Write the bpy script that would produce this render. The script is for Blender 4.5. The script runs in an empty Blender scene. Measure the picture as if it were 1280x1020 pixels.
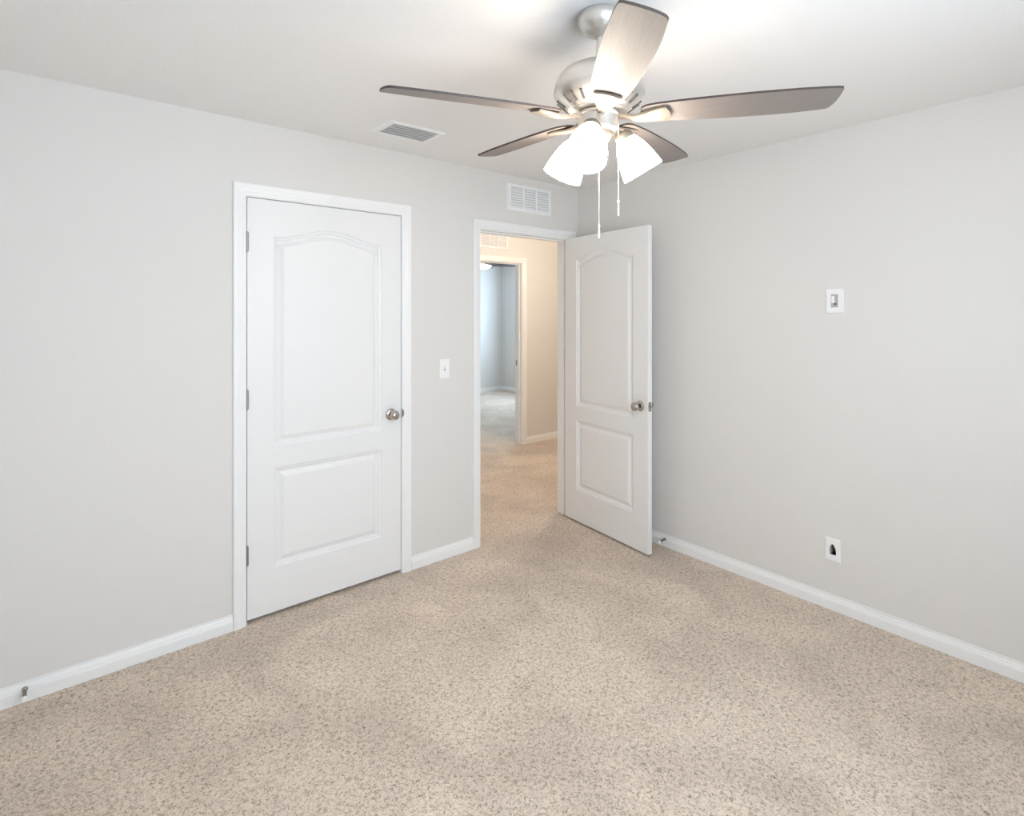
import bpy, bmesh, math, random
from mathutils import Vector, Matrix

S = bpy.context.scene
COL = S.collection
PI = math.pi

# ------------------------------------------------------------------ camera
YAW = 0.69854
cam_d = bpy.data.cameras.new('camera')
cam_d.sensor_fit = 'HORIZONTAL'
cam_d.sensor_width = 36.0
cam_d.lens = 36.0 * 687.78 / 1280.0
cam_d.shift_x = 0.0
cam_d.shift_y = (390.96 - 510.0) / 1280.0
cam_d.clip_start = 0.02
cam = bpy.data.objects.new('camera', cam_d)
COL.objects.link(cam)
cam.location = (-3.0165, -2.8275, 1.4925)
cam.rotation_euler = (PI / 2, 0, -YAW)
S.camera = cam

# ------------------------------------------------------------------ world, daylight, exposure
world = bpy.data.worlds.new('world')
S.world = world
world.use_nodes = True
wbg = world.node_tree.nodes['Background']
wbg.inputs['Color'].default_value = (0.62, 0.78, 1.0, 1)
wbg.inputs['Strength'].default_value = 1.0


def area(name, loc, rot, sx, sy, power, color):
    d = bpy.data.lights.new(name, 'AREA')
    d.shape = 'RECTANGLE'
    d.size = sx
    d.size_y = sy
    d.energy = power
    d.color = color
    o = bpy.data.objects.new(name, d)
    o.location = loc
    o.rotation_euler = rot
    COL.objects.link(o)
    return o


# daylight entering through the bedroom window (behind the camera) and the far room's window
area('window_daylight', (-2.10, -3.62, 1.45), (PI / 2, 0, 0), 1.8, 1.3, 67.0, (0.72, 0.86, 1.0))
area('far_window_daylight', (3.88, 4.20, 1.5), (0, PI / 2, 0), 1.1, 1.3, 105.0, (0.60, 0.80, 1.0))
# the hall's own ceiling lamp
hl = bpy.data.lights.new('hall_lamp_light', 'POINT')
hl.energy = 31.0
hl.color = (1.0, 0.87, 0.72)
hl.shadow_soft_size = 0.1
hlo = bpy.data.objects.new('hall_lamp_light', hl)
hlo.location = (0.85, 0.62, 2.25)
COL.objects.link(hlo)

S.view_settings.view_transform = 'Standard'
S.view_settings.look = 'None'
S.view_settings.gamma = 1.0
S.view_settings.use_curve_mapping = False
S.view_settings.exposure = 0.2
S.cycles.use_denoising = True
S.cycles.max_bounces = 14
S.cycles.diffuse_bounces = 9
S.cycles.sample_clamp_indirect = 6.0
S.cycles.caustics_reflective = False
S.cycles.caustics_refractive = False

H = 2.412          # ceiling height
T = 0.114          # wall thickness


# ------------------------------------------------------------------ materials
def new_mat(name):
    m = bpy.data.materials.new(name)
    m.use_nodes = True
    return m, m.node_tree.nodes, m.node_tree.links, m.node_tree.nodes['Principled BSDF']


def simple(name, col, rough=0.5, metal=0.0, spec=0.5, coat=0.0, bump=None):
    m, n, l, b = new_mat(name)
    b.inputs['Base Color'].default_value = (*col, 1)
    b.inputs['Roughness'].default_value = rough
    b.inputs['Metallic'].default_value = metal
    b.inputs['Specular IOR Level'].default_value = spec
    b.inputs['Coat Weight'].default_value = coat
    b.inputs['Coat Roughness'].default_value = 0.25
    if bump:
        tc = n.new('ShaderNodeTexCoord')
        nz = n.new('ShaderNodeTexNoise')
        nz.inputs['Scale'].default_value = bump[0]
        nz.inputs['Detail'].default_value = 3
        bp = n.new('ShaderNodeBump')
        bp.inputs['Strength'].default_value = bump[1]
        bp.inputs['Distance'].default_value = bump[2]
        l.new(tc.outputs['Object'], nz.inputs['Vector'])
        l.new(nz.outputs['Fac'], bp.inputs['Height'])
        l.new(bp.outputs['Normal'], b.inputs['Normal'])
    return m


M_WALL = simple('wall_paint', (0.715, 0.695, 0.668), 0.75, spec=0.25, bump=(140, 0.25, 0.002))
M_CEIL = simple('ceiling_paint', (0.835, 0.82, 0.805), 0.9, spec=0.1, bump=(90, 0.3, 0.003))
M_TRIM = simple('trim_white', (0.84, 0.835, 0.825), 0.35, spec=0.45)
M_DOOR = simple('door_white', (0.795, 0.79, 0.78), 0.38, spec=0.45, bump=(60, 0.04, 0.001))
M_NICKEL = simple('brushed_nickel', (0.50, 0.465, 0.43), 0.22, metal=1.0, bump=(300, 0.05, 0.0005))
M_NICKEL_DARK = simple('satin_nickel_hinge', (0.36, 0.33, 0.31), 0.35, metal=1.0)
M_FAN = simple('fan_nickel', (0.70, 0.67, 0.63), 0.36, metal=0.85, bump=(250, 0.04, 0.0004))
M_ARM = simple('fan_arm_nickel', (0.24, 0.205, 0.165), 0.5, metal=0.5)
M_SLOT = simple('dark_slot', (0.09, 0.085, 0.08), 0.8)
M_DARK = simple('dark_cavity', (0.03, 0.02, 0.018), 0.9)
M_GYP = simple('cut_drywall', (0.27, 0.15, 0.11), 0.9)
M_PLASTIC = simple('white_plastic', (0.86, 0.85, 0.84), 0.35)
M_GREYP = simple('grey_insert', (0.42, 0.42, 0.42), 0.5)
M_VENT = simple('vent_white_enamel', (0.85, 0.85, 0.845), 0.4)
M_VENTBACK = simple('vent_backing', (0.58, 0.58, 0.58), 0.8)
M_DUCT = simple('duct_backing', (0.72, 0.71, 0.70), 0.8)
M_CHAIN = simple('pull_chain_metal', (0.85, 0.82, 0.78), 0.3, metal=0.5)
M_FARBLADE = simple('far_blade_wood', (0.035, 0.025, 0.02), 0.5)


def blade_material(name, c0, c1):
    m, n, l, b = new_mat(name)
    tc = n.new('ShaderNodeTexCoord')
    mp = n.new('ShaderNodeMapping')
    mp.inputs['Scale'].default_value = (6, 70, 70)
    nz = n.new('ShaderNodeTexNoise')
    nz.inputs['Scale'].default_value = 3
    nz.inputs['Detail'].default_value = 5
    cr = n.new('ShaderNodeValToRGB')
    cr.color_ramp.elements[0].position = 0.3
    cr.color_ramp.elements[0].color = (*c0, 1)
    cr.color_ramp.elements[1].position = 0.7
    cr.color_ramp.elements[1].color = (*c1, 1)
    l.new(tc.outputs['Object'], mp.inputs['Vector'])
    l.new(mp.outputs['Vector'], nz.inputs['Vector'])
    l.new(nz.outputs['Fac'], cr.inputs['Fac'])
    l.new(cr.outputs['Color'], b.inputs['Base Color'])
    b.inputs['Roughness'].default_value = 0.5
    b.inputs['Specular IOR Level'].default_value = 0.6
    return m


M_BLADE = blade_material('blade_espresso_wood', (0.040, 0.026, 0.021), (0.070, 0.048, 0.040))
M_BLADE_UNDER = blade_material('blade_taupe_underside', (0.200, 0.172, 0.156), (0.230, 0.200, 0.182))


def carpet_material():
    m, n, l, b = new_mat('beige_carpet')
    tc = n.new('ShaderNodeTexCoord')
    # tuft speckle
    n1 = n.new('ShaderNodeTexNoise')
    n1.inputs['Scale'].default_value = 92
    n1.inputs['Detail'].default_value = 4
    n1.inputs['Roughness'].default_value = 0.65
    n1.inputs['Distortion'].default_value = 1.2
    r1 = n.new('ShaderNodeValToRGB')
    e = r1.color_ramp.elements
    e[0].position = 0.32
    e[0].color = (0.30, 0.222, 0.160, 1)
    e[1].position = 0.52
    e[1].color = (0.785, 0.662, 0.545, 1)
    x = e.new(0.70)
    x.color = (0.88, 0.765, 0.65, 1)
    # brushed / vacuumed patches of the pile
    n2 = n.new('ShaderNodeTexNoise')
    n2.inputs['Scale'].default_value = 2.3
    n2.inputs['Detail'].default_value = 4
    n2.inputs['Distortion'].default_value = 0.8
    r2 = n.new('ShaderNodeValToRGB')
    r2.color_ramp.elements[0].position = 0.35
    r2.color_ramp.elements[0].color = (0.85, 0.84, 0.84, 1)
    r2.color_ramp.elements[1].position = 0.65
    r2.color_ramp.elements[1].color = (1.05, 1.05, 1.05, 1)
    mx = n.new('ShaderNodeMix')
    mx.data_type = 'RGBA'
    mx.blend_type = 'MULTIPLY'
    mx.inputs['Factor'].default_value = 1.0
    n3 = n.new('ShaderNodeTexNoise')
    n3.inputs['Scale'].default_value = 130
    n3.inputs['Detail'].default_value = 3
    n3.inputs['Distortion'].default_value = 1.5
    bp = n.new('ShaderNodeBump')
    bp.inputs['Strength'].default_value = 0.85
    bp.inputs['Distance'].default_value = 0.008
    for t in (n1, n2, n3):
        l.new(tc.outputs['Object'], t.inputs['Vector'])
    l.new(n1.outputs['Fac'], r1.inputs['Fac'])
    l.new(n2.outputs['Fac'], r2.inputs['Fac'])
    l.new(r1.outputs['Color'], mx.inputs['A'])
    l.new(r2.outputs['Color'], mx.inputs['B'])
    l.new(mx.outputs['Result'], b.inputs['Base Color'])
    l.new(n3.outputs['Fac'], bp.inputs['Height'])
    l.new(bp.outputs['Normal'], b.inputs['Normal'])
    b.inputs['Roughness'].default_value = 1.0
    b.inputs['Specular IOR Level'].default_value = 0.05
    b.inputs['Sheen Weight'].default_value = 0.15
    return m


M_CARPET = carpet_material()


def emit_mat(name, col, strength, base=(0.9, 0.88, 0.85)):
    m, n, l, b = new_mat(name)
    b.inputs['Base Color'].default_value = (*base, 1)
    b.inputs['Roughness'].default_value = 0.4
    b.inputs['Emission Color'].default_value = (*col, 1)
    b.inputs['Emission Strength'].default_value = strength
    return m


M_SHADE = emit_mat('lit_frosted_glass', (1.0, 0.88, 0.76), 23.5)
M_RIM = simple('ground_glass_rim', (0.42, 0.41, 0.40), 0.6)
M_BULB = emit_mat('lit_bulb', (1.0, 0.88, 0.77), 40.0)
M_FARBOWL = emit_mat('lit_bowl_glass', (1.0, 0.93, 0.88), 3.0)


def glass_mat():
    m = bpy.data.materials.new('window_glass')
    m.use_nodes = True
    n, l = m.node_tree.nodes, m.node_tree.links
    n.clear()
    out = n.new('ShaderNodeOutputMaterial')
    mix = n.new('ShaderNodeMixShader')
    mix.inputs[0].default_value = 0.06
    t = n.new('ShaderNodeBsdfTransparent')
    g = n.new('ShaderNodeBsdfGlossy')
    g.inputs['Roughness'].default_value = 0.02
    l.new(t.outputs[0], mix.inputs[1])
    l.new(g.outputs[0], mix.inputs[2])
    l.new(mix.outputs[0], out.inputs[0])
    return m


M_GLASS = glass_mat()


# ------------------------------------------------------------------ object helpers
def mesh_obj(name, bm, mat, parent=None, loc=(0, 0, 0), rot=(0, 0, 0), smooth=False, recalc=True):
    if recalc:
        bmesh.ops.recalc_face_normals(bm, faces=bm.faces)
    me = bpy.data.meshes.new(name)
    bm.to_mesh(me)
    bm.free()
    if smooth:
        me.polygons.foreach_set('use_smooth', [True] * len(me.polygons))
        me.update()
    o = bpy.data.objects.new(name, me)
    me.materials.append(mat)
    o.location = loc
    o.rotation_euler = rot
    if parent:
        o.parent = parent
    COL.objects.link(o)
    if smooth:
        try:
            me.set_sharp_from_angle(angle=math.radians(40))
        except Exception:
            pass
    return o


def struct(name, bm, mat, **k):
    o = mesh_obj(name, bm, mat, **k)
    o['kind'] = 'structure'
    return o


def thing(name, label, cat, loc=(0, 0, 0), rot=(0, 0, 0), group=None):
    o = bpy.data.objects.new(name, None)
    o.empty_display_size = 0.1
    o.location = loc
    o.rotation_euler = rot
    o['label'] = label
    o['category'] = cat
    o['kind'] = 'thing'
    if group:
        o['group'] = group
    COL.objects.link(o)
    return o


def add_box(bm, a, b, bevel=0.0, seg=2):
    """axis-aligned box between corners a and b"""
    x0, x1 = sorted((a[0], b[0]))
    y0, y1 = sorted((a[1], b[1]))
    z0, z1 = sorted((a[2], b[2]))
    v = [bm.verts.new(p) for p in ((x0, y0, z0), (x1, y0, z0), (x1, y1, z0), (x0, y1, z0),
                                   (x0, y0, z1), (x1, y0, z1), (x1, y1, z1), (x0, y1, z1))]
    fs = [bm.faces.new([v[i] for i in q]) for q in
          ((3, 2, 1, 0), (4, 5, 6, 7), (0, 1, 5, 4), (1, 2, 6, 5), (2, 3, 7, 6), (3, 0, 4, 7))]
    if bevel:
        es = list({e for f in fs for e in f.edges})
        bmesh.ops.bevel(bm, geom=es, offset=bevel, segments=seg, affect='EDGES', profile=0.6)
    return v


def box_bm(a, b, bevel=0.0, seg=2):
    bm = bmesh.new()
    add_box(bm, a, b, bevel, seg)
    return bm


def add_lathe(bm, prof, n=48, mat=None, cap=False):
    """profile list of (r, z) turned about z; then transformed by mat"""
    rings = []
    for r, z in prof:
        if r < 1e-6:
            rings.append([bm.verts.new((0, 0, z))])
        else:
            rings.append([bm.verts.new((r * math.cos(2 * PI * k / n), r * math.sin(2 * PI * k / n), z)) for k in range(n)])
    for a, b in zip(rings, rings[1:]):
        for k in range(n):
            k2 = (k + 1) % n
            if len(a) == 1 and len(b) == 1:
                continue
            if len(a) == 1:
                bm.faces.new((a[0], b[k], b[k2]))
            elif len(b) == 1:
                bm.faces.new((a[k], a[k2], b[0]))
            else:
                bm.faces.new((a[k], a[k2], b[k2], b[k]))
    if cap:
        for rr in (rings[0], rings[-1]):
            if len(rr) > 1:
                bm.faces.new(rr)
    vs = [v for rr in rings for v in rr]
    if mat is not None:
        bmesh.ops.transform(bm, matrix=mat, verts=vs)
    return vs


def lathe_bm(prof, n=48, mat=None, cap=False):
    bm = bmesh.new()
    add_lathe(bm, prof, n, mat, cap)
    return bm


def add_tube(bm, pts, rad, n=10, cap=True):
    """round tube along pts; rad number or list"""
    pts = [Vector(p) for p in pts]
    rads = rad if isinstance(rad, (list, tuple)) else [rad] * len(pts)
    rings = []
    t0 = (pts[1] - pts[0]).normalized()
    up = Vector((0, 0, 1)) if abs(t0.z) < 0.9 else Vector((1, 0, 0))
    nrm = (up - t0 * up.dot(t0)).normalized()
    for i, p in enumerate(pts):
        t = (pts[min(i + 1, len(pts) - 1)] - pts[max(i - 1, 0)]).normalized()
        nrm = (nrm - t * nrm.dot(t)).normalized()
        bn = t.cross(nrm)
        rings.append([bm.verts.new(p + (nrm * math.cos(2 * PI * k / n) + bn * math.sin(2 * PI * k / n)) * rads[i]) for k in range(n)])
    for a, b in zip(rings, rings[1:]):
        for k in range(n):
            bm.faces.new((a[k], a[(k + 1) % n], b[(k + 1) % n], b[k]))
    if cap:
        bm.faces.new(rings[0])
        bm.faces.new(rings[-1])


def tube_bm(pts, rad, n=10):
    bm = bmesh.new()
    add_tube(bm, pts, rad, n)
    return bm


# a wall slab with rectangular openings.  axis 'x': runs along x, thick in y; axis 'y': runs along y, thick in x
def wall_bm(axis, u0, u1, t0, t1, z0, z1, holes=()):
    us = sorted({u0, u1, *[h[0] for h in holes], *[h[1] for h in holes]})
    zs = sorted({z0, z1, *[h[2] for h in holes], *[h[3] for h in holes]})
    bm = bmesh.new()
    cache = {}

    def vert(u, t, z):
        key = (round(u, 5), round(t, 5), round(z, 5))
        if key not in cache:
            cache[key] = bm.verts.new((u, t, z) if axis == 'x' else (t, u, z))
        return cache[key]

    def solid(i, j):
        if i < 0 or j < 0 or i >= len(us) - 1 or j >= len(zs) - 1:
            return False
        cu, cz = (us[i] + us[i + 1]) / 2, (zs[j] + zs[j + 1]) / 2
        return not any(h[0] < cu < h[1] and h[2] < cz < h[3] for h in holes)

    for i in range(len(us) - 1):
        for j in range(len(zs) - 1):
            if not solid(i, j):
                continue
            a, b, c, d = us[i], us[i + 1], zs[j], zs[j + 1]
            for t in (t0, t1):
                bm.faces.new((vert(a, t, c), vert(b, t, c), vert(b, t, d), vert(a, t, d)))
            if not solid(i - 1, j):
                bm.faces.new((vert(a, t0, c), vert(a, t1, c), vert(a, t1, d), vert(a, t0, d)))
            if not solid(i + 1, j):
                bm.faces.new((vert(b, t0, c), vert(b, t1, c), vert(b, t1, d), vert(b, t0, d)))
            if not solid(i, j - 1):
                bm.faces.new((vert(a, t0, c), vert(b, t0, c), vert(b, t1, c), vert(a, t1, c)))
            if not solid(i, j + 1):
                bm.faces.new((vert(a, t0, d), vert(b, t0, d), vert(b, t1, d), vert(a, t1, d)))
    return bm


# ------------------------------------------------------------------ room shell
XL, YF = -3.46, -3.43            # bedroom: x XL..0, y YF..0
D1 = (-2.312, -1.457)            # rough openings in the back wall
D2 = (-0.925, -0.080)
D3 = (0.300, 1.095)              # in the hall's far wall
DH = 2.068
HY = 1.875                       # hall far wall face
FX, FY = 3.70, 5.47              # far room right wall, back wall

struct('floor', box_bm((XL - .2, YF - .2, -.06), (FX + .2, FY + .2, 0)), M_CARPET)
struct('ceiling', box_bm((XL - .2, YF - .2, H), (FX + .2, FY + .2, H + .08)), M_CEIL)

struct('wall_back', wall_bm('x', XL - T, 2.7, 0, T, 0, H, [(D1[0], D1[1], 0, DH), (D2[0], D2[1], 0, DH)]), M_WALL)
HOLE = (-1.768, -1.732, .272, .330)
struct('wall_right', wall_bm('y', YF - T, 0, 0, T, 0, H, [HOLE]), M_WALL)
WIN = (-3.00, -1.20, .80, 2.10)
struct('wall_front', wall_bm('x', XL - T, T, YF - T, YF, 0, H, [WIN]), M_WALL)
struct('wall_left', box_bm((XL - T, YF, 0), (XL, 0, H)), M_WALL)
# closet behind the shut door
struct('wall_closet_back', box_bm((XL - T, .80, 0), (-1.0 - T, .90, H)), M_WALL)
struct('wall_closet_left', box_bm((XL - T, T, 0), (XL, .80, H)), M_WALL)
# hall
struct('wall_hall_left', box_bm((-1.0 - T, T, 0), (-1.0, HY, H)), M_WALL)
struct('wall_hall_right', box_bm((2.6, T, 0), (2.6 + T, HY, H)), M_WALL)
struct('wall_hall_far', wall_bm('x', -1.0 - T, FX + T, HY, HY + T, 0, H, [(D3[0], D3[1], 0, DH)]), M_WALL)
# far room
FWIN = (3.65, 4.75, .85, 2.15)
struct('wall_far_left', box_bm((-.1 - T, HY + T, 0), (-.1, FY, H)), M_WALL)
struct('wall_far_right', wall_bm('y', HY + T, FY, FX, FX + T, 0, H, [FWIN]), M_WALL)
struct('wall_far_back', box_bm((-.1 - T, FY, 0), (FX + T, FY + T, H)), M_WALL)


# windows (behind the camera and out of sight in the far room)
def window(name, axis, u0, u1, t, z0, z1):
    """frame with one mullion and a meeting rail, panes and sill"""
    def P(u, tt, z):
        return (u, tt, z) if axis == 'x' else (tt, u, z)
    fr = bmesh.new()
    w, d = .045, .03
    for a, b in (((u0, z0), (u0 + w, z1)), ((u1 - w, z0), (u1, z1)), ((u0 + w, z0), (u1 - w, z0 + w)),
                 ((u0 + w, z1 - w), (u1 - w, z1)),
                 (((u0 + u1) / 2 - .03, z0 + w), ((u0 + u1) / 2 + .03, z1 - w))):
        add_box(fr, P(a[0], t - d, a[1]), P(b[0], t + d, b[1]))
    zm = (z0 + z1) / 2
    for a, b in ((u0 + w, (u0 + u1) / 2 - .03), ((u0 + u1) / 2 + .03, u1 - w)):
        add_box(fr, P(a, t - d * .7, zm - .02), P(b, t + d * .7, zm + .02))
    f = struct(name, fr, M_TRIM)
    for k, (a, b) in enumerate(((u0 + w, (u0 + u1) / 2 - .03), ((u0 + u1) / 2 + .03, u1 - w))):
        mesh_obj('window_pane', box_bm(P(a, t - .002, z0 + w), P(b, t + .002, z1 - w)), M_GLASS, parent=f)
    return f


window('window_1', 'x', WIN[0], WIN[1], YF - .06, WIN[2], WIN[3])
window('window_2', 'y', FWIN[0], FWIN[1], FX + .06, FWIN[2], FWIN[3])


# ------------------------------------------------------------------ casings, jambs, baseboards
CASE = [(0, 0), (0, .007), (.004, .0095), (.012, .0100), (.018, .0125), (.030, .0135), (.036, .0155), (.052, .0165), (.057, .0145), (.057, 0)]


def casing_bm(xl, xr, zt, y, side):
    """mitred colonial casing round an opening xl..xr, top zt; standing off the wall face y towards side (-1 or 1)"""
    bm = bmesh.new()
    rows = []
    for o, t in CASE:
        yy = y + side * t
        rows.append([bm.verts.new(p) for p in ((xl - o, yy, 0), (xl - o, yy, zt + o), (xr + o, yy, zt + o), (xr + o, yy, 0))])
    for a, b in zip(rows, rows[1:]):
        for k in range(3):
            bm.faces.new((a[k], a[k + 1], b[k + 1], b[k]))
    bm.faces.new([r[0] for r in rows])
    bm.faces.new([r[3] for r in rows])
    return bm


def jamb_bm(xl, xr, zt, y0, y1, th=.018, stop=None):
    """door frame lining inside the opening (clear opening xl..xr, zt) with optional door stop strip (y from, y to)"""
    bm = bmesh.new()
    add_box(bm, (xl - th, y0, 0), (xl, y1, zt))
    add_box(bm, (xr, y0, 0), (xr + th, y1, zt))
    add_box(bm, (xl - th, y0, zt), (xr + th, y1, zt + th))
    if stop:
        s = .011
        add_box(bm, (xl, stop[0], 0), (xl + s, stop[1], zt), .002)
        add_box(bm, (xr - s, stop[0], 0), (xr, stop[1], zt), .002)
        add_box(bm, (xl + s, stop[0], zt - s), (xr - s, stop[1], zt), .002)
    return bm


ZT = 2.049
REV = .004
# clear openings
C1 = (-2.2975, -1.4722)
C2 = (-0.907, -0.098)
C3 = (0.318, 1.077)
t1 = struct('trim_1', casing_bm(C1[0] - .003, C1[1] + .0015, ZT + REV, 0, -1), M_TRIM)
mesh_obj('jamb', jamb_bm(*C1, ZT, 0, T, th=.0145, stop=(.040, .075)), M_TRIM, parent=t1)
t2 = struct('trim_2', casing_bm(C2[0] - REV, C2[1] + REV, ZT - .018, 0, -1), M_TRIM)
mesh_obj('jamb', jamb_bm(*C2, ZT - .018 - REV, 0, T, stop=(.040, .075)), M_TRIM, parent=t2)
t3 = struct('trim_3', casing_bm(C2[0] - REV, C2[1] + REV, ZT - .018, T, 1), M_TRIM)
t4 = struct('trim_4', casing_bm(C3[0] - .006, C3[1] + .008, ZT + REV, HY, -1), M_TRIM)
mesh_obj('jamb', jamb_bm(*C3, ZT, HY, HY + T, stop=(HY + .035, HY + .07)), M_TRIM, parent=t4)
sp = bmesh.new()
add_box(sp, (C3[1] - .002, HY + .075, .89), (C3[1] + .001, HY + .105, .95), .0005)
mesh_obj('strike_plate', sp, M_NICKEL_DARK, parent=t4)
t5 = struct('trim_5', casing_bm(C3[0] - .006, C3[1] + .008, ZT + REV, HY + T, 1), M_TRIM)

BASE = [(0, 0), (.0125, 0), (.0125, .043), (.0112, .046), (.0112, .050), (.0085, .053), (.0070, .060), (.0040, .066), (.0036, .076), (0, .076)]


def base_seg(name, p0, p1, nrm):
    """baseboard from p0 to p1 (xy), profile standing off towards nrm"""
    bm = bmesh.new()
    rows = []
    for t, z in BASE:
        rows.append([bm.verts.new((p[0] + nrm[0] * t, p[1] + nrm[1] * t, z)) for p in (p0, p1)])
    for a, b in zip(rows, rows[1:]):
        bm.faces.new((a[0], a[1], b[1], b[0]))
    bm.faces.new([r[0] for r in rows])
    bm.faces.new([r[1] for r in rows])
    return struct(name, bm, M_TRIM)


c1l, c1r = C1[0] - REV - .057, C1[1] + REV + .057
c2l, c2r = C2[0] - REV - .057, C2[1] + REV + .057
base_seg('baseboard_back', (XL, 0), (c1l, 0), (0, -1))
base_seg('baseboard_back.001', (c1r, 0), (c2l, 0), (0, -1))
base_seg('baseboard_back.002', (c2r, 0), (0, 0), (0, -1))
base_seg('baseboard_right', (0, -.0126), (0, YF), (-1, 0))
base_seg('baseboard_left', (XL, YF), (XL, -.0126), (1, 0))
base_seg('baseboard_front', (XL + .0126, YF), (-.0126, YF), (0, 1))
base_seg('baseboard_hall', (C3[1] + .008 + .057, HY), (2.6, HY), (0, -1))
base_seg('baseboard_hall.001', (-1.0, HY), (C3[0] - .006 - .057, HY), (0, -1))
base_seg('baseboard_hall.002', (c2r, T), (2.6, T), (0, 1))
base_seg('baseboard_far_back', (-.1, FY), (FX, FY), (0, -1))
base_seg('baseboard_far_right', (FX, HY + T), (FX, FY - .0126), (-1, 0))


# ------------------------------------------------------------------ moulded two-panel doors
PROF = [(0, 0), (.003, .0045), (.010, .0062), (.015, .0070), (.021, .0135), (.028, .0140), (.041, .0080), (.051, .0035)]


def offset_loop(pts, d):
    n = len(pts)
    out = []
    for i in range(n):
        p0, p1, p2 = pts[i - 1], pts[i], pts[(i + 1) % n]
        e1 = Vector((p1[0] - p0[0], p1[1] - p0[1])).normalized()
        e2 = Vector((p2[0] - p1[0], p2[1] - p1[1])).normalized()
        n1 = Vector((-e1.y, e1.x))
        n2 = Vector((-e2.y, e2.x))
        b = n1 + n2
        b = b / max(b.dot(n1), .3)
        out.append((p1[0] + b.x * d, p1[1] + b.y * d))
    return out


def door_slab_bm(w, z0, z1, th):
    """slab: x 0..w, y 0..th (y=0 is one moulded face, y=th the other), z z0..z1"""
    bm = bmesh.new()
    mx = .1205
    # lower panel, upper arched panel (counter-clockwise in x,z)
    lo = [(mx, .236), (w - mx, .236), (w - mx, .729), (mx, .729)]
    xc, hw = w / 2, w / 2 - mx
    up = [(mx, .832), (w - mx, .832)]
    N = 36
    for k in range(N + 1):
        t = 1 - 2 * k / N
        up.append((xc + t * hw, 1.866 + .056 * (.5 + .5 * math.cos(PI * t))))
    for yf, s in ((0.0, 1), (th, -1)):
        outer = [bm.verts.new((x, yf, z)) for x, z in ((0, z0), (w, z0), (w, z1), (0, z1))]
        edges = [bm.edges.new((outer[i], outer[(i + 1) % 4])) for i in range(4)]
        for loop in (lo, up):
            prev = None
            for d, dep in PROF:
                pts = offset_loop(loop, d)
                ring = [bm.verts.new((x, yf + s * dep, z)) for x, z in pts]
                if prev is None:
                    edges += [bm.edges.new((ring[i], ring[(i + 1) % len(ring)])) for i in range(len(ring))]
                else:
                    for i in range(len(ring)):
                        j = (i + 1) % len(ring)
                        bm.faces.new((prev[i], prev[j], ring[j], ring[i]))
                prev = ring
            bm.faces.new(prev)
        bmesh.ops.triangle_fill(bm, edges=edges, use_beauty=True)
        if s == 1:
            front = outer
        else:
            for i in range(4):
                j = (i + 1) % 4
                bm.faces.new((front[i], front[j], outer[j], outer[i]))
    return bm


def knob_parts(parent, loc, direction):
    """rosette + knob; axis along `direction` (unit vector) starting on the door face"""
    rot = Vector(direction).to_track_quat('Z', 'Y').to_matrix().to_4x4()
    m = Matrix.Translation(loc) @ rot
    k = mesh_obj('door_knob', lathe_bm([(.0, .0335), (.0105, .034), (.0120, .030), (.0120, .022), (.0145, .021), (.019, .030), (.0250, .037), (.0272, .045),
                                        (.0262, .053), (.0225, .060), (.0150, .0645), (.006, .066), (0, .066)][1:], 36, m), M_NICKEL, parent=parent, smooth=True)
    mesh_obj('rosette', lathe_bm([(0, .0115), (.013, .0115), (.020, .0095), (.0285, .0062), (.0325, .0025), (.0325, 0), (0, 0)], 40, m), M_NICKEL, parent=k, smooth=True)
    return k


def hinge_part(parent, x, y, z, leaf_to=None):
    bm = bmesh.new()
    add_lathe(bm, [(0, -.049), (.0035, -.048), (.0058, -.0445), (.0062, -.0444), (.0062, -.0155), (.0058, -.015), (.0062, -.0145), (.0062, .0145), (.0058, .015),
                   (.0062, .0155), (.0062, .0444), (.0058, .0445), (.0035, .048), (0, .049)], 16, Matrix.Translation((x, y, z)))
    if leaf_to:
        add_box(bm, (x - .0012, y, z - .0444), (x + .0012, y + leaf_to, z + .0444))
    return mesh_obj('hinge', bm, M_NICKEL_DARK, parent=parent)


# the shut closet door; leaf flush with the room side of its frame
DW1 = .8190
d1 = struct('door_1', door_slab_bm(DW1, .020, 2.0455, .035), M_DOOR, loc=(C1[0] + .0036, .0012, 0))
d1['label'] = 'shut white two-panel door with arched top panel in the grey wall'
for z in (1.832, 1.076, .331):
    hinge_part(d1, -.0014, -.0052, z, .012)
knob_parts(d1, Vector((DW1 - .062, 0, .918)), (0, -1, 0))
# lip of the strike plate on the frame beside the knob
lip = bmesh.new()
pts = [(-.0005, -.030)] + [(.012 * math.cos(a), .022 * math.sin(a)) for a in [(-PI / 2) + PI * k / 12 for k in range(13)]] + [(-.0005, .030)]
front = [lip.verts.new((C1[1] + .0005 + a, -.0105, .918 + b)) for a, b in pts]
back = [lip.verts.new((C1[1] + .0005 + a, -.0060, .918 + b)) for a, b in pts]
lip.faces.new(front)
lip.faces.new(back)
for i in range(len(pts)):
    j = (i + 1) % len(pts)
    lip.faces.new((front[i], front[j], back[j], back[i]))
mesh_obj('strike_plate', lip, M_NICKEL_DARK, parent=t1)

# the open door, hung on the right jamb of the hall doorway, swung into the room
DW2 = .790
d2 = bpy.data.objects.new('door_2', None)
ang = math.radians(-90 - 6.3)
bm = door_slab_bm(DW2, .014, 2.029, .035)
d2 = struct('door_2', bm, M_DOOR, loc=(-.1355, -.004, 0), rot=(0, 0, ang))
d2['label'] = 'open white two-panel door swung into the room against the right wall'
for z in (1.815, 1.06, .315):
    hinge_part(d2, -.004, .0395, z)
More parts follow.
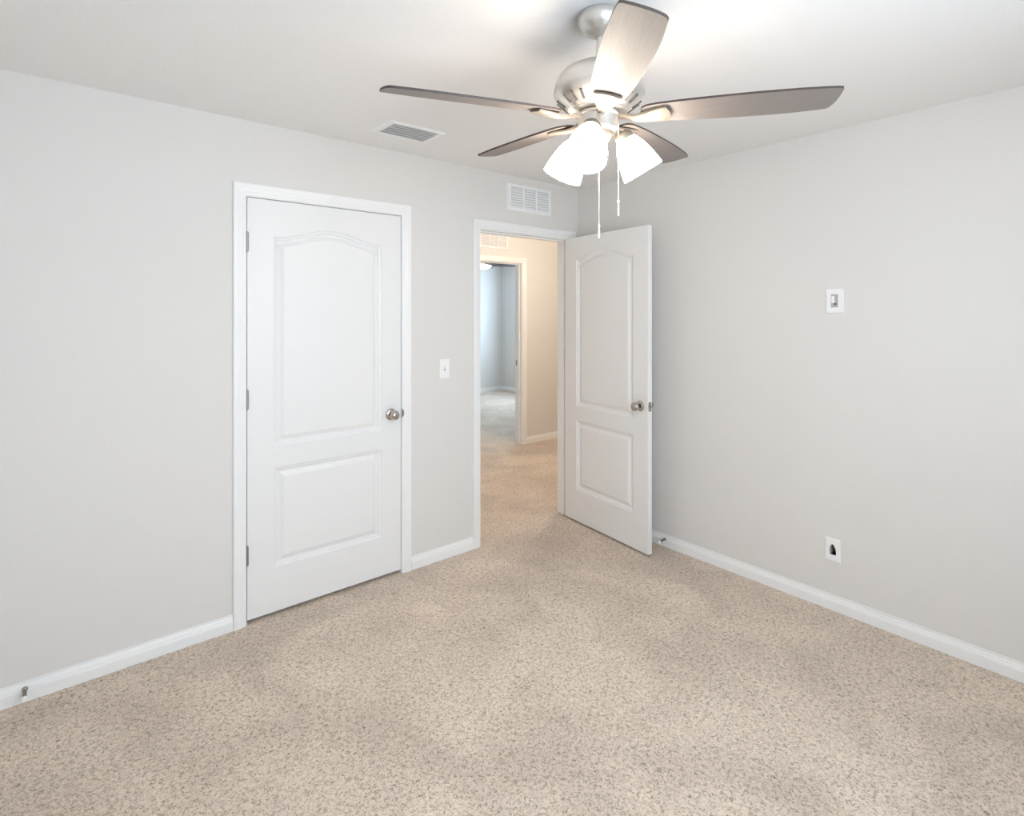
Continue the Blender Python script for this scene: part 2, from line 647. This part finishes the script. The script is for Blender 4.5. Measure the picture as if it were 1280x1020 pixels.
# local y=0 face looks towards -x of the world (the camera side)
knob_parts(d2, Vector((DW2 - .062, 0, .916)), (0, -1, 0))
knob_parts(d2, Vector((DW2 - .062, .035, .916)), (0, 1, 0))
lp = bmesh.new()
add_box(lp, (DW2 - .0005, .0055, .916 - .0285), (DW2 + .0012, .0295, .916 + .0285), .0004)
lpo = mesh_obj('latch_plate', lp, M_NICKEL, parent=d2)
bo = bmesh.new()
add_box(bo, (DW2 + .001, .0115, .916 - .008), (DW2 + .0105, .0245, .916 + .008), .002)
mesh_obj('latch_bolt', bo, M_NICKEL, parent=lpo)

# ------------------------------------------------------------------ ceiling fan
FC = Vector((-1.7120, -1.7018, H))
fan = thing('ceiling_fan', 'brushed nickel five-blade ceiling fan with three lit frosted glass shades', 'ceiling fan', FC)

mesh_obj('canopy', lathe_bm([(0, 0), (.064, 0), (.0690, -.004), (.0710, -.014), (.0700, -.024), (.0640, -.038), (.052, -.051), (.036, -.060), (.024, -.065),
                             (.020, -.068), (.0135, -.069)], 56), M_FAN, parent=fan, smooth=True)
mesh_obj('downrod', lathe_bm([(.0125, -.060), (.0125, -.135), (.024, -.136), (.026, -.141), (.026, -.155), (.040, -.157)], 28), M_FAN, parent=fan, smooth=True)
mh = mesh_obj('motor_housing', lathe_bm([(0, -.153), (.040, -.153), (.062, -.155), (.088, -.162), (.110, -.175), (.126, -.192), (.136, -.212), (.1405, -.234),
                                         (.1410, -.248), (.1380, -.252), (.1365, -.256), (.1200, -.272), (.0960, -.288), (.0930, -.292), (.0900, -.292),
                                         (.0880, -.296), (.0600, -.297), (0, -.297)], 72), M_FAN, parent=fan, smooth=True)
NS = 25
for k in range(NS):
    if k % 5 == 4:
        continue
    a = 2 * PI * (k + .5) / NS + .3
    slope = math.atan2(.032, .0405)
    m = Matrix.Rotation(a, 4, 'Z') @ Matrix.Translation((.1165, 0, -.2755)) @ Matrix.Rotation(-slope, 4, 'Y')
    sl = box_bm((-.0170, -.0040, -.0022), (.0170, .0040, .0022), .0015)
    bmesh.ops.transform(sl, matrix=m, verts=sl.verts)
    mesh_obj('vent_slot', sl, M_SLOT, parent=mh)
mesh_obj('switch_housing', lathe_bm([(0, -.296), (.056, -.296), (.0640, -.300), (.0665, -.304), (.0665, -.309), (.0630, -.312), (.0630, -.344), (.0645, -.347), (.0640, -.352),
                                     (.0560, -.357), (.048, -.358), (0, -.358)], 56), M_FAN, parent=fan, smooth=True)
mesh_obj('light_fitter', lathe_bm([(0, -.357), (.046, -.357), (.046, -.364), (.042, -.376), (.034, -.387), (.022, -.393), (.012, -.395), (.010, -.402), (0, -.405)], 40), M_ARM, parent=fan, smooth=True)


def smooth_curve(pts, per=6):
    """Catmull-Rom through open 2D points"""
    out = []
    for i in range(len(pts) - 1):
        p0, p1, p2, p3 = pts[max(i - 1, 0)], pts[i], pts[i + 1], pts[min(i + 2, len(pts) - 1)]
        for k in range(per):
            t = k / per
            out.append(tuple(.5 * ((2 * p1[c]) + (-p0[c] + p2[c]) * t + (2 * p0[c] - 5 * p1[c] + 4 * p2[c] - p3[c]) * t * t + (-p0[c] + 3 * p1[c] - 3 * p2[c] + p3[c]) * t ** 3) for c in (0, 1)))
    out.append(pts[-1])
    return out


RT = .660


def blade_bm():
    cw = [(.130, -.018), (.138, -.034), (.165, -.046), (.25, -.055), (.37, -.060), (.48, -.062), (.58, -.060), (RT - .010, -.054), (RT, -.046)]
    tip = [(RT, -.046), (RT - .002, -.015), (RT - .008, .018), (RT - .017, .042), (RT - .028, .052)]
    ccw = [(RT - .028, .052), (.53, .061), (.42, .062), (.30, .059), (.22, .053), (.165, .046), (.138, .034), (.130, .018)]
    pts = smooth_curve(cw) + smooth_curve(tip)[1:] + smooth_curve(ccw)[1:]
    bm = bmesh.new()
    th = .0065
    top = [bm.verts.new((x, y, th / 2)) for x, y in pts]
    bot = [bm.verts.new((x, y, -th / 2)) for x, y in pts]
    bm.faces.new(top)
    bm.faces.new(bot).material_index = 1
    n = len(pts)
    for i in range(n):
        j = (i + 1) % n
        bm.faces.new((top[i], top[j], bot[j], bot[i]))
    return bm


def arm_bm():
    """flared blade iron: stations along x with half width, centre z and thickness"""
    st = [(.060, .013, -.001, .008), (.080, .012, -.004, .008), (.100, .0125, -.0100, .008), (.118, .016, -.0135, .0075), (.135, .022, -.0135, .007),
          (.155, .029, -.0115, .006), (.180, .036, -.0095, .005), (.200, .041, -.0085, .0045), (.210, .0395, -.0080, .004)]
    bm = bmesh.new()
    prof = [-1, -.8, -.35, 0, .35, .8, 1]
    up, dn = [], []
    for x, hw, z, th in st:
        a, b = [], []
        for q in prof:
            bow = .0042 * (1 - q * q) * (1 if x < .19 else .6)
            ridge = .002 if abs(abs(q) - .8) < .01 else 0
            xx = x + (.012 * (1 - q * q) - .004 if x > .205 else .006 * (1 - q * q) if x > .195 else 0)
            a.append(bm.verts.new((xx, q * hw, z + th / 2)))
            b.append(bm.verts.new((xx, q * hw, z - th / 2 - bow - ridge)))
        up.append(a)
        dn.append(b)
    for rows in (up, dn):
        for r0, r1 in zip(rows, rows[1:]):
            for k in range(len(prof) - 1):
                bm.faces.new((r0[k], r0[k + 1], r1[k + 1], r1[k]))
    for k in (0, len(prof) - 1):
        for i in range(len(st) - 1):
            bm.faces.new((up[i][k], up[i + 1][k], dn[i + 1][k], dn[i][k]))
    for i in (0, len(st) - 1):
        bm.faces.new(up[i] + dn[i][::-1])
    # two screw heads on the flange
    for s in (-1, 1):
        add_lathe(bm, [(0, -.0150), (.003, -.0148), (.0048, -.0130), (.0048, -.009)], 10, Matrix.Translation((.192, s * .024, 0)))
    return bm


ZB = -.309
PITCH = math.radians(-11)
TH0 = 53.0
for k in range(5):
    a = math.radians(TH0 + 72 * k) - YAW
    bl = mesh_obj('blade', blade_bm(), M_BLADE, parent=fan, loc=(0, 0, ZB), rot=(PITCH, 0, a))
    bl.data.materials.append(M_BLADE_UNDER)
    mesh_obj('blade_arm', arm_bm(), M_ARM, parent=fan, loc=(0, 0, ZB), rot=(PITCH, 0, a), smooth=True)

TAU = math.radians(33)
SH0 = 9
for k in range(3):
    a = math.radians(SH0 + 120 * k) - YAW
    rad = Vector((math.cos(a), math.sin(a), 0))
    ax = rad * math.sin(TAU) + Vector((0, 0, -math.cos(TAU)))
    neck = rad * .082 + Vector((0, 0, -.362))
    q = ax.to_track_quat('Z', 'Y').to_matrix().to_4x4()
    m = Matrix.Translation(neck) @ q
    # arm and socket cup
    ab = tube_bm([rad * .036 + Vector((0, 0, -.364)), rad * .052 + Vector((0, 0, -.356)), rad * .066 + Vector((0, 0, -.354)), neck - ax * .006], .0085, 12)
    mesh_obj('lamp_arm', ab, M_ARM, parent=fan, smooth=True)
    so = mesh_obj('lamp_socket', lathe_bm([(0, -.012), (.018, -.011), (.026, -.004), (.0295, .004), (.0295, .018), (.027, .018)], 32, m), M_ARM, parent=fan, smooth=True)
    sh = mesh_obj('lamp_shade', lathe_bm([(.0265, .010), (.0300, .016), (.0375, .028), (.0455, .045), (.0520, .064), (.0570, .084), (.0610, .105), (.0640, .122), (.0655, .132),
                                          (.0635, .1325), (.0618, .122), (.0588, .105), (.0548, .084), (.0498, .064), (.0433, .045), (.0353, .028), (.0265, .014)], 48, m), M_SHADE, parent=fan, smooth=True)
    rim = bmesh.new()
    add_lathe(rim, [(.0662, .1312), (.0668, .1326), (.0662, .1340), (.0630, .1340), (.0624, .1326), (.0630, .1312), (.0662, .1312)], 48, m)
    mesh_obj('glass_rim', rim, M_RIM, parent=sh, smooth=True)
    mesh_obj('bulb', lathe_bm([(0, .020), (.012, .020), (.013, .040), (.020, .055), (.026, .072), (.026, .084), (.020, .097), (.010, .103), (0, .104)], 24, m), M_BULB, parent=sh, smooth=True)


def pull_chain(x, y, z0, z1, zj):
    """beaded chain from z0 down to the connector zj, then the fob down to z1"""
    bm = bmesh.new()
    nb = int((z0 - zj) / .0042)
    for i in range(nb):
        z = z0 - (z0 - zj) * i / nb
        add_lathe(bm, [(0, .0019), (.0015, .001), (.0015, -.001), (0, -.0019)], 6, Matrix.Translation((x, y, z)))
    add_tube(bm, [(x, y, z0), (x, y, zj)], .0009, 6)
    c = mesh_obj('pull_chain', bm, M_CHAIN, parent=fan)
    f = bmesh.new()
    add_lathe(f, [(0, .006), (.002, .0055), (.0036, .002), (.0036, -.002), (.002, -.0055), (.0018, -.008), (.0026, -.012), (.0028, z1 - zj + .004), (.0015, z1 - zj), (0, z1 - zj)], 14, Matrix.Translation((x, y, zj)))
    mesh_obj('chain_fob', f, M_PLASTIC, parent=c)


R3 = Vector((math.cos(YAW), -math.sin(YAW), 0))
F3 = Vector((math.sin(YAW), math.cos(YAW), 0))
p = R3 * -.008 + F3 * -.012
pull_chain(p.x, p.y, -.400, -.690, -.654)
p = R3 * .045 + F3 * -.046
pull_chain(p.x, p.y, -.352, -.628, -.586)

# the fan hangs a little out of plumb from its ball joint: everything below the canopy leans (the chains hang straight)
R3 = Vector((math.cos(YAW), -math.sin(YAW), 0))
F3 = Vector((math.sin(YAW), math.cos(YAW), 0))
lean = Vector((0, 0, 1)).rotation_difference((R3 * .0265 - F3 * .0386 + Vector((0, 0, 1))).normalized()).to_matrix().to_4x4()
pivot = Matrix.Translation((0, 0, -.05))
for ch in list(fan.children):
    if ch.name.split('.')[0] in ('canopy', 'pull_chain'):
        continue
    loc, rot, _ = (pivot @ lean @ pivot.inverted() @ ch.matrix_basis).decompose()
    ch.location = loc
    ch.rotation_euler = rot.to_euler()

# ------------------------------------------------------------------ ceiling register and return grilles
reg = thing('ceiling_register', 'white louvred air register with dark slots set in the ceiling', 'air vent', (-1.618, -.344, H))


def ring_bm(w, h, rw, rh, th, bev=.003):
    """flat frame ring centred at origin in xy, face at z=-th (hanging) with sloped outer edge"""
    bm = bmesh.new()
    o0 = [(-w / 2, -h / 2), (w / 2, -h / 2), (w / 2, h / 2), (-w / 2, h / 2)]
    loops = []
    for ins, z in ((0, 0), (bev, -th)):
        loops.append([bm.verts.new((x - math.copysign(ins, x), y - math.copysign(ins, y), z)) for x, y in o0])
    for z in (-th, 0):
        loops.append([bm.verts.new((math.copysign(w / 2 - rw, x), math.copysign(h / 2 - rh, y), z)) for x, y in o0])
    for a, b in zip(loops, loops[1:]):
        for k in range(4):
            bm.faces.new((a[k], a[(k + 1) % 4], b[(k + 1) % 4], b[k]))
    for k in range(4):
        bm.faces.new((loops[0][k], loops[0][(k + 1) % 4], loops[3][(k + 1) % 4], loops[3][k]))
    return bm


mesh_obj('frame', ring_bm(.322, .218, .036, .028, .006, .010), M_VENT, parent=reg)
mesh_obj('duct_opening', box_bm((-.126, -.082, -.0015), (.126, .082, -.0002)), M_DUCT, parent=reg)
for k in range(5):
    y = -.064 + k * .032
    b = bmesh.new()
    add_box(b, (-.124, -.0125, -.0006), (.124, .0125, .0006))
    mesh_obj('louver', b, M_VENT, parent=reg, loc=(0, y, -.0075), rot=(math.radians(24), 0, 0))


def grille(name, label, cx, y, cz, w=.399, h=.184):
    g = thing(name, label, 'air vent', (cx, y, cz), (PI / 2, 0, 0))
    # local: x along wall, y up, z out of the wall (towards -y of the world)
    fr = bmesh.new()
    b0, b1, th = .026, .024, .010
    rb = ring_bm(w, h, b0, b1, -th, .004)
    mesh_obj('frame', rb, M_VENT, parent=g)
    cw = (w - 2 * b0 - 2 * .014) / 3
    for i in (1, 2):
        x = -w / 2 + b0 + i * cw + (i - 1) * .014
        mesh_obj('divider', box_bm((x, -h / 2 + b1, 0), (x + .014, h / 2 - b1, th * .9), .001), M_VENT, parent=g)
    for i in range(3):
        x0 = -w / 2 + b0 + i * (cw + .014)
        fn = bmesh.new()
        add_box(fn, (x0, -h / 2 + b1, .0004), (x0 + cw, h / 2 - b1, .0012))
        panel = mesh_obj('louver_panel', fn, M_VENTBACK, parent=g)
        lv = bmesh.new()
        n = 8
        for k in range(n):
            yy = -h / 2 + b1 + (h - 2 * b1) * (k + .5) / n
            before = set(lv.verts)
            add_box(lv, (x0, -.0055, -.0005), (x0 + cw, .0055, .0005))
            bmesh.ops.transform(lv, matrix=Matrix.Translation((0, yy, .0050)) @ Matrix.Rotation(math.radians(35), 4, 'X'), verts=[v for v in lv.verts if v not in before])
        mesh_obj('louver_fins', lv, M_VENT, parent=panel)
    return g


grille('return_air_grille', 'white three-panel return air grille on the grey wall above the open doorway', -.485, 0, 2.2685)
grille('return_air_grille', 'white three-panel return air grille on the tan hall wall above the far doorway', .671, HY, 2.282, .393, .186)

# ------------------------------------------------------------------ wall plates
# local frame: x along wall, y up, z out of the wall
sw = thing('light_switch', 'white toggle light switch on the grey wall between the two doors', 'light switch', (-1.180, 0, 1.153), (PI / 2, 0, 0))
mesh_obj('wall_plate', box_bm((-.035, -.0575, 0), (.035, .0575, .0055), .0025, 3), M_PLASTIC, parent=sw)
tg = bmesh.new()
add_box(tg, (-.0055, -.0125, .0050), (.0055, .0125, .0060))
tgo = mesh_obj('toggle_slot', tg, M_GREYP, parent=sw)
tb = bmesh.new()
add_box(tb, (-.0042, -.0050, 0), (.0042, .0050, .017), .001)
bmesh.ops.transform(tb, matrix=Matrix.Translation((0, .002, .004)) @ Matrix.Rotation(math.radians(-28), 4, 'X'), verts=tb.verts)
mesh_obj('toggle', tb, M_PLASTIC, parent=tgo)
for s in (-1, 1):
    mesh_obj('screw', lathe_bm([(0, .0064), (.0022, .0063), (.0032, .0056), (.0032, .005)], 12, Matrix.Translation((0, s * .030, 0))), M_PLASTIC, parent=sw)

RW = (PI / 2, 0, -PI / 2)    # on the right wall: local x -> -y of the world, z -> -x
up = thing('wall_plate', 'white wall plate with small grey recessed insert at eye height on the right wall', 'wall plate', (0, -1.755, 1.552), RW)
fr = ring_bm(.080, .124, .0235, .0290, -.0065, .003)
mesh_obj('plate', fr, M_PLASTIC, parent=up)
mesh_obj('insert', box_bm((-.0165, -.033, .0002), (.0165, .033, .0022)), M_GREYP, parent=up)
cl = bmesh.new()
add_box(cl, (-.0145, -.010, .0022), (-.001, .025, .0040), .0006)
mesh_obj('slider', cl, M_PLASTIC, parent=up)
pb = bmesh.new()
add_lathe(pb, [(0, .0045), (.0045, .0045), (.0050, .0040), (.0050, .002)], 18, Matrix.Translation((.003, -.0155, 0)))
mesh_obj('jack', pb, M_SLOT, parent=up)
for s in (-1, 1):
    mesh_obj('screw', lathe_bm([(0, .0074), (.0022, .0073), (.0032, .0066), (.0032, .006)], 12, Matrix.Translation((0, s * .0475, 0))), M_PLASTIC, parent=up)

cp = thing('cable_plate', 'white wall plate with dark arched cable hole low on the right wall', 'wall plate', (0, -1.746, .301), RW)
cb = bmesh.new()
hole = [(-.0145, -.023), (.0145, -.023), (.0155, -.008), (.0125, .008), (.0070, .020), (.0015, .026), (-.0020, .026), (-.0075, .020), (-.0130, .008), (-.0155, -.008)]
W2, H2 = .035, .0565
lay = []
for z in (.0055, 0):
    ins = .003 if z else 0
    ov = [cb.verts.new((x, y, z)) for x, y in ((-W2 + ins, -H2 + ins), (W2 - ins, -H2 + ins), (W2 - ins, H2 - ins), (-W2 + ins, H2 - ins))]
    hv = [cb.verts.new((x * 1.06, y * 1.08, z)) for x, y in hole]
    ed = [cb.edges.new((ov[i], ov[(i + 1) % 4])) for i in range(4)] + [cb.edges.new((hv[i], hv[(i + 1) % len(hv)])) for i in range(len(hv))]
    bmesh.ops.triangle_fill(cb, edges=ed, use_beauty=True)
    lay.append((ov, hv))
for q in (0, 1):
    a, b = lay[0][q], lay[1][q]
    for i in range(len(a)):
        j = (i + 1) % len(a)
        cb.faces.new((a[i], a[j], b[j], b[i]))
mesh_obj('plate', cb, M_PLASTIC, parent=cp)
pk = bmesh.new()
hx0, hx1 = -.018, .018
hz0, hz1 = -.029, .029
for q in (((hx0, hz0, 0), (hx1, hz0, 0), (hx1, hz0, -.05), (hx0, hz0, -.05)), ((hx0, hz1, 0), (hx1, hz1, 0), (hx1, hz1, -.05), (hx0, hz1, -.05)),
          ((hx0, hz0, 0), (hx0, hz1, 0), (hx0, hz1, -.05), (hx0, hz0, -.05)), ((hx1, hz0, 0), (hx1, hz1, 0), (hx1, hz1, -.05), (hx1, hz0, -.05)),
          ((hx0, hz0, -.05), (hx1, hz0, -.05), (hx1, hz1, -.05), (hx0, hz1, -.05))):
    pk.faces.new([pk.verts.new(v) for v in q])
mesh_obj('cavity', pk, M_GYP, parent=cp)
for s in (-1, 1):
    mesh_obj('screw', lathe_bm([(0, .0064), (.0022, .0063), (.0032, .0056), (.0032, .005)], 12, Matrix.Translation((0, s * .042, 0))), M_PLASTIC, parent=cp)


# ------------------------------------------------------------------ spring door stops on the baseboards
def door_stop(label, loc, rz):
    """local +x points out of the baseboard"""
    t = thing('door_stop', label, 'door stop', loc, (0, 0, rz), 'spring door stops')
    m = Matrix.Rotation(PI / 2, 4, 'Y')
    mesh_obj('base', lathe_bm([(0, 0), (.0095, 0), (.0095, .003), (.006, .007), (0, .007)], 20, m), M_NICKEL_DARK, parent=t, smooth=True)
    turns = 14
    pts = []
    for i in range(turns * 10 + 1):
        q = i / (turns * 10)
        pts.append((.006 + .052 * q, .0058 * math.cos(2 * PI * turns * q), .0058 * math.sin(2 * PI * turns * q) - .004 * q * q))
    mesh_obj('spring', tube_bm(pts, .0011, 6), M_NICKEL, parent=t, smooth=True)
    m2 = Matrix.Translation((.056, 0, -.004)) @ m
    mesh_obj('tip', lathe_bm([(0, 0), (.0075, 0), (.0082, .003), (.0082, .012), (.0065, .016), (0, .0165)], 20, m2), M_PLASTIC, parent=t, smooth=True)
    return t


door_stop('spring door stop on the white baseboard of the wall with the shut door', (-3.090, -.0112, .050), -PI / 2)
door_stop('spring door stop on the right wall baseboard beside the open door', (-.0112, -.768, .050), PI)

# ------------------------------------------------------------------ second fan seen through the hall doorway
ff = thing('ceiling_fan', 'dark-bladed ceiling fan with glowing bowl light in the room beyond the hall', 'ceiling fan', (1.83, 3.60, H))
mesh_obj('motor_housing', lathe_bm([(0, 0), (.075, 0), (.085, -.02), (.12, -.05), (.135, -.09), (.13, -.19), (.10, -.225), (0, -.225)], 36), M_FAN, parent=ff, smooth=True)
mesh_obj('lamp_bowl', lathe_bm([(0, -.226), (.105, -.226), (.125, -.236), (.118, -.250), (.095, -.268), (.055, -.281), (0, -.286)], 36), M_FARBOWL, parent=ff, smooth=True)
for k in range(5):
    a = math.radians(12 + 72 * k) - YAW
    b = bmesh.new()
    outl = smooth_curve([(.12, -.04), (.2, -.055), (.4, -.066), (.60, -.060), (.64, -.03), (.64, .03), (.60, .060), (.4, .066), (.2, .055), (.12, .04)], 4)
    top = [b.verts.new((x, y, .004)) for x, y in outl]
    bot = [b.verts.new((x, y, -.004)) for x, y in outl]
    b.faces.new(top)
    b.faces.new(bot)
    for i in range(len(outl)):
        j = (i + 1) % len(outl)
        b.faces.new((top[i], top[j], bot[j], bot[i]))
    mesh_obj('blade', b, M_FARBLADE, parent=ff, loc=(0, 0, -.220), rot=(PITCH, 0, a))
